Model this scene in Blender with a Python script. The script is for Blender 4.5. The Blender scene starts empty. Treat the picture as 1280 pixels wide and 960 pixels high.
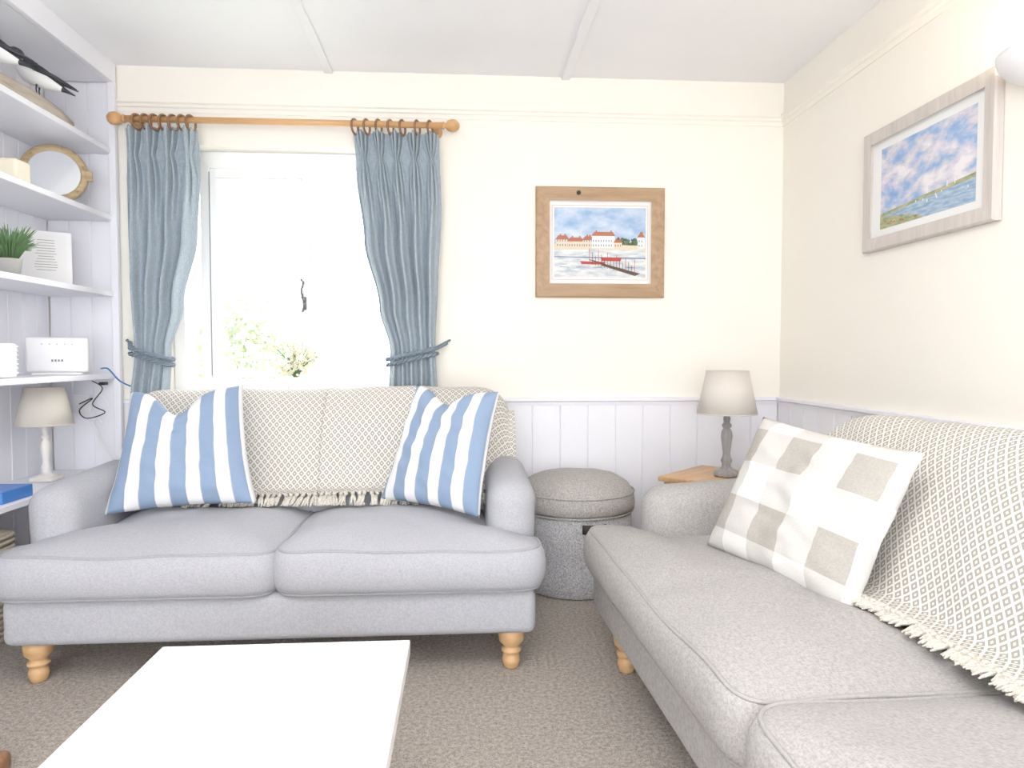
import bpy, bmesh, math, random
from mathutils import Vector, Matrix, noise, Euler
random.seed(7)
PI=math.pi
# ------------------------------------------------------------------ helpers
class MB:
    def __init__(s): s.v=[];s.f=[];s.m=[];s.s=[];s.uv=[]
    def add(s,V,F,m=0,smooth=True,UV=None,M=None):
        o=len(s.v)
        for i,p in enumerate(V):
            p=Vector(p)
            if M is not None: p=M@p
            s.v.append(p); s.uv.append(UV[i] if UV else (p.x,p.z))
        for k,f in enumerate(F):
            s.f.append([i+o for i in f]); s.m.append(m[k] if isinstance(m,list) else m); s.s.append(smooth)
    def box(s,c,size,m=0,bevel=0,seg=2,M=None,smooth=None):
        bm=bmesh.new(); bmesh.ops.create_cube(bm,size=1)
        for v in bm.verts: v.co=Vector((v.co.x*size[0]+c[0],v.co.y*size[1]+c[1],v.co.z*size[2]+c[2]))
        if bevel>0: bmesh.ops.bevel(bm,geom=bm.edges[:],offset=bevel,segments=seg,profile=.5,affect='EDGES')
        bm.verts.index_update()
        s.add([v.co.copy() for v in bm.verts],[[v.index for v in f.verts] for f in bm.faces],m,(seg>2) if smooth is None else smooth,M=M)
        bm.free()
    def lathe(s,prof,c=(0,0,0),segs=24,m=0,M=None,smooth=True):
        V=[];F=[];n=len(prof)
        for r,z in prof:
            for k in range(segs):
                a=2*PI*k/segs; V.append((c[0]+r*math.cos(a),c[1]+r*math.sin(a),c[2]+z))
        for i in range(n-1):
            for k in range(segs):
                k2=(k+1)%segs; F.append([i*segs+k,i*segs+k2,(i+1)*segs+k2,(i+1)*segs+k])
        F.append(list(range(segs))[::-1]); F.append([(n-1)*segs+k for k in range(segs)])
        s.add(V,F,m,smooth,M=M)
    def tube(s,pts,rad,sides=8,m=0,M=None,mfun=None,closed=False):
        pts=[Vector(p) for p in pts]; n=len(pts)
        if not isinstance(rad,(list,tuple)): rad=[rad]*n
        V=[];F=[];mm=[]
        prev=None
        for i,p in enumerate(pts):
            if closed: t=(pts[(i+1)%n]-pts[i-1])
            else: t=(pts[min(i+1,n-1)]-pts[max(i-1,0)])
            if t.length<1e-9: t=Vector((0,0,1))
            t.normalize()
            if prev is None:
                up=Vector((0,0,1)) if abs(t.z)<.9 else Vector((0,1,0))
                x=t.cross(up).normalized()
            else:
                x=prev-t*prev.dot(t)
                x=x.normalized() if x.length>1e-6 else t.orthogonal().normalized()
            prev=x; y=x.cross(t).normalized()
            r=rad[i]; rx,ry=(r if isinstance(r,(tuple,list)) else (r,r))
            for k in range(sides):
                a=2*PI*k/sides; V.append(p+x*math.cos(a)*rx+y*math.sin(a)*ry)
        R=n if closed else n-1
        for i in range(R):
            i2=(i+1)%n
            for k in range(sides):
                k2=(k+1)%sides; F.append([i*sides+k,i2*sides+k,i2*sides+k2,i*sides+k2])
                mm.append(mfun(i,k) if mfun else m)
        if not closed:
            F.append(list(range(sides))); mm.append(mfun(0,0) if mfun else m)
            F.append([(n-1)*sides+k for k in range(sides)][::-1]); mm.append(mfun(n-2,0) if mfun else m)
        s.add(V,F,mm,True,M=M)
    def grid(s,fn,nu,nv,m=0,M=None,mfun=None):
        V=[];U=[];F=[];mm=[]
        for j in range(nv+1):
            for i in range(nu+1):
                p,uv=fn(i/nu,j/nv); V.append(p);U.append(uv)
        for j in range(nv):
            for i in range(nu):
                a=j*(nu+1)+i; F.append([a,a+1,a+nu+2,a+nu+1]); mm.append(mfun(i,j) if mfun else m)
        s.add(V,F,mm,True,U,M)
    def build(s,name,mats,parent=None,M=None,recalc=True):
        me=bpy.data.meshes.new(name); me.from_pydata([tuple(p) for p in s.v],[],s.f)
        uvl=me.uv_layers.new(name='UVMap')
        for l in me.loops: uvl.data[l.index].uv=s.uv[l.vertex_index]
        for p in me.polygons: p.material_index=s.m[p.index]; p.use_smooth=s.s[p.index]
        for mt in (mats if isinstance(mats,(list,tuple)) else [mats]): me.materials.append(mt)
        if recalc:
            bm=bmesh.new(); bm.from_mesh(me); bmesh.ops.recalc_face_normals(bm,faces=bm.faces[:]); bm.to_mesh(me); bm.free()
        me.update()
        o=bpy.data.objects.new(name,me); bpy.context.collection.objects.link(o)
        if M is not None: o.matrix_world=M
        if parent: o.parent=parent
        return o
def empty(name,loc=(0,0,0),rz=0):
    e=bpy.data.objects.new(name,None); bpy.context.collection.objects.link(e); e.location=loc; e.rotation_euler=(0,0,rz); return e
def srgb(c):
    return tuple(((x/255)/12.92 if x/255<=.04045 else ((x/255+.055)/1.055)**2.4) for x in c)+(1,)
def nm(name):
    m=bpy.data.materials.new(name); m.use_nodes=True; nt=m.node_tree; b=nt.nodes['Principled BSDF']; return m,nt,b
def N(nt,t,**k):
    n=nt.nodes.new(t)
    for a,v in k.items(): setattr(n,a,v)
    return n
def mathn(nt,op,a,b=None,c=None):
    n=N(nt,'ShaderNodeMath',operation=op)
    for i,x in enumerate((a,b,c)):
        if x is None: continue
        if isinstance(x,(int,float)): n.inputs[i].default_value=x
        else: nt.links.new(x,n.inputs[i])
    return n.outputs[0]
def mixc(nt,f,a,b):
    n=N(nt,'ShaderNodeMix',data_type='RGBA')
    if isinstance(f,(int,float)): n.inputs[0].default_value=f
    else: nt.links.new(f,n.inputs[0])
    for i,x in ((6,a),(7,b)):
        if isinstance(x,tuple): n.inputs[i].default_value=x
        else: nt.links.new(x,n.inputs[i])
    return n.outputs[2]
def noisen(nt,scale,detail=2,vec=None,rough=.5):
    n=N(nt,'ShaderNodeTexNoise'); n.inputs['Scale'].default_value=scale; n.inputs['Detail'].default_value=detail; n.inputs['Roughness'].default_value=rough
    if vec is None:
        tc=N(nt,'ShaderNodeTexCoord'); vec=tc.outputs['Object']
    nt.links.new(vec,n.inputs['Vector']); return n.outputs[0]
def bump(nt,b,h,strength=.3,dist=.01):
    n=N(nt,'ShaderNodeBump'); n.inputs['Strength'].default_value=strength; n.inputs['Distance'].default_value=dist
    nt.links.new(h,n.inputs['Height']); nt.links.new(n.outputs[0],b.inputs['Normal'])
def paint(name,c,rough=.6,var=.02,scale=3,bs=.05):
    m,nt,b=nm(name); col=srgb(c); d=tuple(x*(1-var*2) for x in col[:3])+(1,)
    nt.links.new(mixc(nt,noisen(nt,scale,3),d,col),b.inputs['Base Color']); b.inputs['Roughness'].default_value=rough
    if bs: bump(nt,b,noisen(nt,60,3),bs,.004)
    return m
def fabric(name,c,c2=None,scale=350,bs=.35,wr=.0,rough=.9,an=.3):
    m,nt,b=nm(name); col=srgb(c); c2=srgb(c2) if c2 else tuple(x*.82 for x in col[:3])+(1,)
    tc=N(nt,'ShaderNodeTexCoord')
    w=[]
    for s in ((scale,scale*an,scale),(scale*an,scale,scale*an)):
        mp=N(nt,'ShaderNodeMapping'); mp.inputs['Scale'].default_value=s; nt.links.new(tc.outputs['Object'],mp.inputs[0])
        w.append(noisen(nt,1,2,mp.outputs[0]))
    f=mathn(nt,'MULTIPLY',mathn(nt,'ADD',w[0],w[1]),.5)
    f2=mathn(nt,'MULTIPLY_ADD',f,4,-1.5)
    cl=N(nt,'ShaderNodeClamp'); nt.links.new(f2,cl.inputs[0])
    nt.links.new(mixc(nt,cl.outputs[0],c2,col),b.inputs['Base Color']); b.inputs['Roughness'].default_value=rough
    h=f
    if wr: h=mathn(nt,'ADD',f,mathn(nt,'MULTIPLY',noisen(nt,7,3),wr))
    bump(nt,b,h,bs,.006)
    return m
def wood(name,c,c2,scale=6,axis=0,rough=.45):
    m,nt,b=nm(name); tc=N(nt,'ShaderNodeTexCoord'); mp=N(nt,'ShaderNodeMapping')
    s=[scale*6]*3; s[axis]=scale*.6; mp.inputs['Scale'].default_value=s; nt.links.new(tc.outputs['Object'],mp.inputs[0])
    n=noisen(nt,1,5,mp.outputs[0],.6)
    r=N(nt,'ShaderNodeValToRGB'); r.color_ramp.elements[0].position=.3; r.color_ramp.elements[1].position=.7
    r.color_ramp.elements[0].color=srgb(c2); r.color_ramp.elements[1].color=srgb(c); nt.links.new(n,r.inputs[0])
    nt.links.new(r.outputs[0],b.inputs['Base Color']); b.inputs['Roughness'].default_value=rough; bump(nt,b,n,.1,.003)
    return m
def uvxy(nt):
    tc=N(nt,'ShaderNodeUVMap'); sp=N(nt,'ShaderNodeSeparateXYZ'); nt.links.new(tc.outputs[0],sp.inputs[0]); return sp.outputs[0],sp.outputs[1]
# ------------------------------------------------------------------ materials
M_wall=paint('cream_wall_paint',(247,242,232),.7)
M_ceil=paint('ceiling_paint',(247,247,251),.7)
M_white=paint('white_satin_paint',(241,241,249),.45,bs=.02)
M_gloss=paint('white_gloss_paint',(250,250,250),.25,bs=0)
M_sofa=fabric('grey_linen',(174,175,182),(156,157,165),420,.25,.6)
M_sofa2=fabric('beige_grey_linen',(176,173,171),(147,144,143),320,.35,.6)
M_pipe=fabric('piping_linen',(160,161,167),None,420,.2)
M_curt=fabric('blue_linen',(160,173,183),(138,152,164),300,.3,.2,an=.15)
M_rope=fabric('blue_rope',(116,132,147),None,400,.3)
M_wood=wood('oak',(212,172,126),(188,142,96))
M_pine=wood('pine_frame_wood',(180,146,110),(148,115,82),5,0)
M_pinev=wood('pine_frame_wood_v',(180,146,110),(148,115,82),5,2)
M_rod=wood('varnished_pine',(216,166,112),(194,140,88),5,0,.35)
M_ringw=wood('ring_wood',(146,102,70),(114,76,48),8,0,.4)
M_greyf=wood('limed_wood',(210,202,196),(190,181,175),6,1,.6)
M_lamp=wood('distressed_grey',(158,156,156),(122,120,121),9,2,.7)
M_lampw=paint('white_lamp_wood',(236,232,226),.5)
M_black=paint('black_plastic',(28,28,30),.4,bs=0)
M_dark=paint('dark_strap',(48,40,40),.8)
M_plas=paint('white_plastic',(242,242,245),.35,bs=0)
M_cable=paint('blue_cable',(60,125,190),.4,bs=0)
M_steel,nt,b=nm('handle_metal'); b.inputs['Base Color'].default_value=srgb((110,108,112)); b.inputs['Metallic'].default_value=.9; b.inputs['Roughness'].default_value=.4; nt.links.new(noisen(nt,30,2),b.inputs['Roughness'])
M_brass=wood('aged_brass_rim',(192,168,130),(146,122,86),10,0,.35)
M_mirror,nt,b=nm('mirror_glass'); b.inputs['Base Color'].default_value=(.85,.88,.92,1); b.inputs['Metallic'].default_value=.75; b.inputs['Roughness'].default_value=.08
M_green=paint('leaf_green',(98,136,86),.7,.2,20)
M_green2=paint('outdoor_leaf',(160,174,140),.8,.2,4)
M_pot=paint('grey_pot',(176,174,170),.7)
M_cream=paint('candle_cream',(246,238,214),.5)
M_log=wood('driftwood',(206,194,180),(160,146,132),7,1,.8)
M_bb=paint('bird_black',(40,42,50),.6); M_bw=paint('bird_white',(244,244,244),.6)
M_blue=paint('blue_box_card',(60,120,200),.4); M_ink=paint('ink',(120,120,125),.8)
M_flw=paint('blossom',(240,236,205),.7)
M_basket=wood('wicker',(200,186,168),(150,136,120),30,0,.8)
def shade(name,c):
    m,nt,b=nm(name); col=srgb(c)
    n=noisen(nt,200,2); nt.links.new(mixc(nt,n,tuple(x*.9 for x in col[:3])+(1,),col),b.inputs['Base Color']); b.inputs['Roughness'].default_value=.9
    bump(nt,b,n,.2,.002); return m
M_shade=shade('linen_shade',(216,208,199)); M_shade2=shade('cream_shade',(224,217,204))
M_carpet,nt,b=nm('carpet_pile')
n1=noisen(nt,260,3,None,.7); n2=noisen(nt,3,3); n3=noisen(nt,75,4,None,.85)
r=N(nt,'ShaderNodeValToRGB'); r.color_ramp.elements[0].position=.40; r.color_ramp.elements[1].position=.60
r.color_ramp.elements[0].color=srgb((106,96,89)); r.color_ramp.elements[1].color=srgb((208,198,188)); nt.links.new(mathn(nt,'MULTIPLY_ADD',n3,.55,mathn(nt,'MULTIPLY',n1,.45)),r.inputs[0])
nt.links.new(mixc(nt,mathn(nt,'MULTIPLY',n2,.3),r.outputs[0],srgb((152,141,132))),b.inputs['Base Color']); b.inputs['Roughness'].default_value=1
bump(nt,b,mathn(nt,'ADD',n1,n3),.6,.010)
M_throw,nt,b=nm('diamond_weave_throw')
u,v=uvxy(nt); S=1/.030
a=mathn(nt,'MULTIPLY',mathn(nt,'ADD',u,mathn(nt,'MULTIPLY',v,.8)),S); c=mathn(nt,'MULTIPLY',mathn(nt,'SUBTRACT',u,mathn(nt,'MULTIPLY',v,.8)),S)
fa=mathn(nt,'ABSOLUTE',mathn(nt,'SUBTRACT',mathn(nt,'FRACT',a),.5)); fc=mathn(nt,'ABSOLUTE',mathn(nt,'SUBTRACT',mathn(nt,'FRACT',c),.5))
d=mathn(nt,'MAXIMUM',fa,fc)
lat=mathn(nt,'GREATER_THAN',d,.37); dot=mathn(nt,'LESS_THAN',d,.14); w=mathn(nt,'MAXIMUM',lat,dot)
nt.links.new(mixc(nt,w,srgb((154,148,139)),srgb((222,219,213))),b.inputs['Base Color']); b.inputs['Roughness'].default_value=.95
bump(nt,b,mathn(nt,'ADD',w,noisen(nt,300,2)),.4,.004)
M_fringe=fabric('throw_fringe',(224,219,210),(184,177,166),300,.4)
M_str,nt,b=nm('blue_stripe_cotton')
u,v=uvxy(nt)
fr=mathn(nt,'FRACT',mathn(nt,'ADD',mathn(nt,'MULTIPLY',u,1/.108),.25))
s1=mathn(nt,'LESS_THAN',fr,.5)
cc=mixc(nt,s1,srgb((230,230,233)),srgb((108,135,170)))
e1=mathn(nt,'LESS_THAN',mathn(nt,'ABSOLUTE',mathn(nt,'SUBTRACT',fr,.5)),.02); e2=mathn(nt,'LESS_THAN',mathn(nt,'ABSOLUTE',mathn(nt,'SUBTRACT',fr,.985)),.015)
cc=mixc(nt,mathn(nt,'MULTIPLY',mathn(nt,'MAXIMUM',e1,e2),.6),cc,srgb((80,98,132)))
nn=noisen(nt,350,2)
nt.links.new(mixc(nt,mathn(nt,'MULTIPLY',nn,.22),cc,srgb((206,211,220))),b.inputs['Base Color']); b.inputs['Roughness'].default_value=.9; bump(nt,b,nn,.2,.003)
M_chk,nt,b=nm('beige_check_cotton')
u,v=uvxy(nt); q=1/.118
A=mathn(nt,'LESS_THAN',mathn(nt,'FRACT',mathn(nt,'MULTIPLY',mathn(nt,'MULTIPLY_ADD',u,q,.75),.5)),.5)
B=mathn(nt,'LESS_THAN',mathn(nt,'FRACT',mathn(nt,'MULTIPLY',mathn(nt,'MULTIPLY_ADD',v,q,1.4),.5)),.5)
ab=mathn(nt,'MULTIPLY',mathn(nt,'ADD',A,B),.5)
nn=noisen(nt,160,3,None,.7)
cc=mixc(nt,ab,srgb((226,225,223)),srgb((150,144,135)))
nt.links.new(mixc(nt,mathn(nt,'MULTIPLY',nn,.35),cc,srgb((226,225,222))),b.inputs['Base Color']); b.inputs['Roughness'].default_value=.95; bump(nt,b,nn,.4,.004)
M_pouf=fabric('tweed_pouf',(194,193,196),(124,122,126),260,.4,an=.5)
M_pouf2=fabric('tweed_pouf_lid',(188,184,180),(138,133,130),260,.4,an=.5)
# ------------------------------------------------------------------ room
XL,XR,YB,YF,ZC=-2.14,1.75,3.8,-2.4,2.635
H=1.146
def simple(name,c,size,mat,bevel=0,parent=None):
    b=MB(); b.box(c,size,0,bevel); return b.build(name,mat,parent)
simple('floor',((XL+XR)/2,(YB+YF)/2,-.05),(XR-XL+.4,YB-YF+.4,.1),M_carpet)
simple('ceiling',((XL+XR)/2,(YB+YF)/2,ZC+.05),(XR-XL+.4,YB-YF+.4,.1),M_ceil)
WX0,WX1,WZ0,WZ1=-1.56,-.34,.93,2.24
TH=.24
b=MB()
b.box(((XL+WX0)/2-.1,YB+TH/2,ZC/2),(WX0-XL+.2,TH,ZC)); b.box(((XR+WX1)/2+.1,YB+TH/2,ZC/2),(XR-WX1+.2,TH,ZC))
b.box(((WX0+WX1)/2,YB+TH/2,WZ0/2),(WX1-WX0,TH,WZ0)); b.box(((WX0+WX1)/2,YB+TH/2,(WZ1+ZC)/2),(WX1-WX0,TH,ZC-WZ1))
b.build('wall_back',M_wall)
simple('wall_right',(XR+.1,(YB+YF)/2,ZC/2),(.2,YB-YF,ZC),M_wall)
simple('wall_left',(XL-.1,(YB+YF)/2,ZC/2),(.2,YB-YF,ZC),M_wall)
simple('wall_front',(XL+.2,YF-.1,ZC/2),(.4,.2,ZC),M_wall); simple('wall_front',(XR-.2,YF-.1,ZC/2),(.4,.2,ZC),M_wall); simple('wall_front',((XL+XR)/2,YF-.1,ZC-.12),(XR-XL-.8,.2,.24),M_wall)  # wide rear gap, out of view, left open so sky light fills the room
b=MB()
x0,x1=XL+.405,XR-.405
for k in range(4):
    x=x0+(x1-x0)*k/3; x=min(max(x,x0+.03),x1-.03); b.box((x,YF-.1,1.195),(.06,.06,2.38),0,.005)
b.box(((x0+x1)/2,YF-.1,2.355),(x1-x0,.05,.06)); b.box(((x0+x1)/2,YF-.1,.03),(x1-x0,.05,.06))
b.build('added_light_opening_1',M_gloss)  # frame of the unseen rear opening, added to let sky light in
for i,x in enumerate((-.70,.546)):
    b=MB(); b.box((x,(YB+YF)/2,ZC-.008),(.045,YB-YF,.016),0,.005); b.build('trim_%d'%(i+1),M_ceil)
def rail(b,p0,p1,nrm,z,prof):
    p0=Vector(p0);p1=Vector(p1);nrm=Vector(nrm);V=[];F=[]
    for p in (p0,p1):
        for d,h in prof: V.append((p.x+nrm.x*d,p.y+nrm.y*d,z+h))
    n=len(prof)
    for i in range(n): j=(i+1)%n; F.append([i,j,n+j,n+i])
    F.append(list(range(n)));F.append(list(range(n,2*n)))
    b.add(V,F,0,False)
prof=[(0,-.03),(.008,-.03),(.012,-.01),(.02,-.005),(.02,.008),(.03,.014),(.03,.024),(0,.028)]
b=MB(); rail(b,(-1.77,YB,0),(XR,YB,0),(0,-1,0),2.43,prof); b.build('trim_3',M_wall)
b=MB(); rail(b,(XR,YB,0),(XR,YF,0),(-1,0,0),2.43,prof); b.build('trim_4',M_wall)
def tg(name,p0,p1,nrm,z0,z1,pitch=.125,th=.014):
    p0=Vector(p0);p1=Vector(p1);L=(p1-p0).length;d=(p1-p0)/L;nrm=Vector(nrm);b=MB();n=max(1,round(L/pitch));w=L/n
    for i in range(n):
        g=.0045; pr=[(i*w,0),(i*w,th-.007),(i*w+g,th),((i+1)*w-g,th),((i+1)*w,th-.007),((i+1)*w,0)]
        V=[];F=[]
        for z in (z0,z1):
            for a,t in pr: q=p0+d*a+nrm*t; V.append((q.x,q.y,z))
        for k in range(6): j=(k+1)%6; F.append([k,j,6+j,6+k])
        F.append(list(range(6)));F.append(list(range(6,12)))
        b.add(V,F,0,False)
    return b.build(name,M_white)
tg('trim_7',(-1.76,YB,0),(XR-.015,YB,0),(0,-1,0),.0,.895,.15)
tg('trim_8',(XR,YB-.015,0),(XR,YF+.1,0),(-1,0,0),.0,.895,.15)
dp=[(0,-.02),(.018,-.02),(.022,0),(.034,.006),(.034,.02),(0,.024)]
b=MB(); rail(b,(WX1+.02,YB,0),(XR,YB,0),(0,-1,0),.897,dp); rail(b,(-1.76,YB,0),(WX0-.02,YB,0),(0,-1,0),.897,dp); b.build('trim_5',M_white)
b=MB(); rail(b,(XR,YB,0),(XR,YF,0),(-1,0,0),.897,dp); b.build('trim_6',M_white)
simple('baseboard_back',(0,YB-.024,.06),(3.4,.02,.12),M_white,.004)
simple('baseboard_right',(XR-.024,1.2,.06),(.02,5.1,.12),M_white,.004)
tg('trim_9',(XL+.015,YB,0),(-1.81,YB,0),(0,-1,0),.0,2.54,.11)
tg('trim_10',(XL,YB-.015,0),(XL,1.9,0),(1,0,0),.0,2.54,.11)
SH=empty('built_in_shelves')
FX=-1.79; SY0,SY1=1.92,3.782
b=MB()
b.box((FX+.005,(SY0+SY1)/2,2.585),(.03,SY1-SY0,.10),0,.004)
b.box(((XL+FX)/2,(SY0+SY1)/2,2.55),(FX-XL-.03,SY1-SY0-.01,.02))
b.box((FX+.005,3.77,1.27),(.035,.03,2.53),0,.003); b.build('surround',M_white,SH)
b=MB()
for z in (2.19,1.85,1.463,1.043,.545):
    b.box(((XL+.016+FX)/2,(SY0+SY1)/2,z),(FX-XL-.018,SY1-SY0-.01,.026),0,.003)
b.build('shelf_boards',M_white,SH)
b=MB(); b.box(((XL+FX)/2+.01,1.9,1.27),(FX-XL-.02,.03,2.53),0,.003); b.build('end_upright',M_white,SH)
SZ=[2.2035,1.8635,1.4765,1.0565,.5585]
# ------------------------------------------------------------------ window
W=empty('window_1'); yw=3.95
b=MB()
b.box(((WX0+WX1)/2,yw,WZ1-.045),(WX1-WX0,.066,.09),0,.004); b.box(((WX0+WX1)/2,yw,WZ0+.055),(WX1-WX0-.01,.066,.07),0,.004)
for x in (WX0+.032,WX1-.032): b.box((x,yw,(WZ0+WZ1)/2+.005),(.06,.07,WZ1-WZ0-.03),0,.004)
for x in (-1.385,-.80): b.box((x,yw,(WZ0+WZ1)/2),(.05,.075,WZ1-WZ0-.1),0,.004)
for x in (-1.335,-.85): b.box((x,yw-.016,(WZ0+WZ1)/2),(.04,.066,WZ1-WZ0-.19),0,.006)
for z in (WZ0+.12,WZ1-.12): b.box((-1.0925,yw-.014,z),(.50,.056,.04),0,.006)
b.build('frame',M_gloss,W)
b=MB(); b.box((-1.3575,yw-.042,(WZ0+WZ1)/2),(.006,.004,WZ1-WZ0-.22)); b.box((-.872,yw-.051,(WZ0+WZ1)/2),(.003,.004,WZ1-WZ0-.28)); b.box((-1.0925,yw-.044,WZ1-.142),(.48,.003,.003)); b.build('gasket',paint('gasket_grey',(140,145,156),.6),W)
M_glass,nt,bb=nm('window_glass')
tr=N(nt,'ShaderNodeBsdfTransparent'); gl=N(nt,'ShaderNodeBsdfGlossy'); gl.inputs['Roughness'].default_value=.02; mx=N(nt,'ShaderNodeMixShader'); mx.inputs[0].default_value=.04
nt.links.new(tr.outputs[0],mx.inputs[1]);nt.links.new(gl.outputs[0],mx.inputs[2]);nt.links.new(mx.outputs[0],nt.nodes['Material Output'].inputs[0])
b=MB(); b.box(((WX0+WX1)/2,yw+.01,(WZ0+WZ1)/2),(WX1-WX0-.1,.004,WZ1-WZ0-.1)); b.build('pane',M_glass,W)
b=MB(); b.box((-.86,yw-.055,1.43),(.02,.012,.07),0,.004); b.tube([(-.86,yw-.06,1.44),(-.865,yw-.085,1.46),(-.87,yw-.085,1.50),(-.86,yw-.08,1.54),(-.875,yw-.08,1.56)],[.008,.008,.007,.006,.007],8); b.tube([(-.86,yw-.06,1.42),(-.87,yw-.075,1.38)],[.008,.006],8)
b.build('handle',M_steel,W)
simple('window_sill',((WX0+WX1)/2,3.86,WZ0+.001),(WX1-WX0-.01,.16,.03),M_gloss,.004,W)
FV=empty('flower_vase')
b=MB(); cx,cy=-.90,3.85
b.lathe([(.03,0),(.04,.015),(.045,.04),(.035,.065),(.025,.075),(.03,.085)],(cx,cy,WZ0+.017),20); b.build('vase',M_gloss,FV)
b=MB(); bl=MB()
for i in range(60):
    a=random.random()*2*PI; r=random.random()*.13; h=.03+random.random()*.17
    top=Vector((cx+r*math.cos(a),cy-.01+.4*r*math.sin(a),WZ0+.10+h))
    b.tube([(cx,cy,WZ0+.09),(cx+.4*r*math.cos(a),cy+.2*r*math.sin(a),WZ0+.11+h*.5),top],.0018,5)
    for k in range(5):
        q=top+Vector((random.uniform(-.02,.02),random.uniform(-.015,.015),random.uniform(-.03,.01)))
        bl.tube([q-Vector((0,0,.008)),q,q+Vector((0,0,.007))],[.002,.009,.003],6)
b.build('stems',M_green,FV); bl.build('blossoms',M_flw,FV)
# ------------------------------------------------------------------ outside
simple('ground_outside',(0,14,-.3),(40,20,.1),paint('outdoor_grass',(200,206,185),.9,.2,1))
T=empty('garden_tree'); b=MB(); lf=MB()
b.tube([(-3.0,9,-.3),(-2.95,9,.8),(-3.0,9,1.6)],[.12,.09,.05],8); b.build('trunk',M_log,T)
for i in range(1100):
    d=Vector((random.gauss(0,1),random.gauss(0,1),random.gauss(0,1))).normalized()*random.uniform(.4,1)
    c=Vector((-2.75+d.x*.65,9+d.y*.6,1.2+d.z*.8)); e=Euler((random.random()*6,random.random()*6,0)).to_matrix()
    s=.06; lf.add([c+e@Vector(q) for q in ((-s,0,0),(0,s*.5,0),(s,0,0),(0,-s*.5,0))],[[0,1,2,3]],0,False)
lf.build('leaves',M_green2,T,recalc=False)
b=MB()
for i in range(40): b.box((-6+i*.2,8,.2),(.04,.04,1.0))
b.box((-2,8,.62),(8,.05,.05)); b.box((-2,8,.1),(8,.05,.05)); b.build('garden_fence',M_log)
# ------------------------------------------------------------------ curtain pole
CP=empty('curtain_pole'); RY,RZ=3.67,2.325
def fin(b,x,s):
    prof=[(.012,0),(.02,.004),(.02,.010),(.013,.015),(.015,.02),(.025,.027),(.031,.042),(.033,.054),(.03,.07),(.018,.084),(.006,.089)]
    Mx=Matrix.Translation((x,RY,RZ))@Matrix.Rotation(s*PI/2,4,'Y')
    b.lathe(prof,(0,0,0),24,0,Mx)
b=MB(); Mx=Matrix.Translation((-1.675,RY,RZ))@Matrix.Rotation(PI/2,4,'Y'); b.lathe([(.016,0),(.016,1.57)],(0,0,0),20,0,Mx)
fin(b,-1.675,-1); fin(b,-.108,1)
for x in (-1.655,-.14): b.box((x,3.74,RZ),(.03,.1,.03),0,.005); b.lathe([(.03,0),(.03,.012)],(0,0,0),16,0,Matrix.Translation((x,3.798,RZ))@Matrix.Rotation(PI/2,4,'X'))
b.build('pole',M_rod,CP)
def ring(b,c,R,r,n=24):
    b.tube([(c[0]+.3*R*math.cos(2*PI*k/n),c[1]+R*math.cos(2*PI*k/n),c[2]+R*math.sin(2*PI*k/n)) for k in range(n)],r,8,closed=True)
b=MB()
for x in (-1.62,-1.578,-1.535,-1.49,-1.445,-1.40,-1.36,-.55,-.49,-.43,-.37,-.31,-.235,-.17):
    ring(b,(x,RY,RZ-.016),.037,.006)
b.build('rings',M_ringw,CP)
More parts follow.
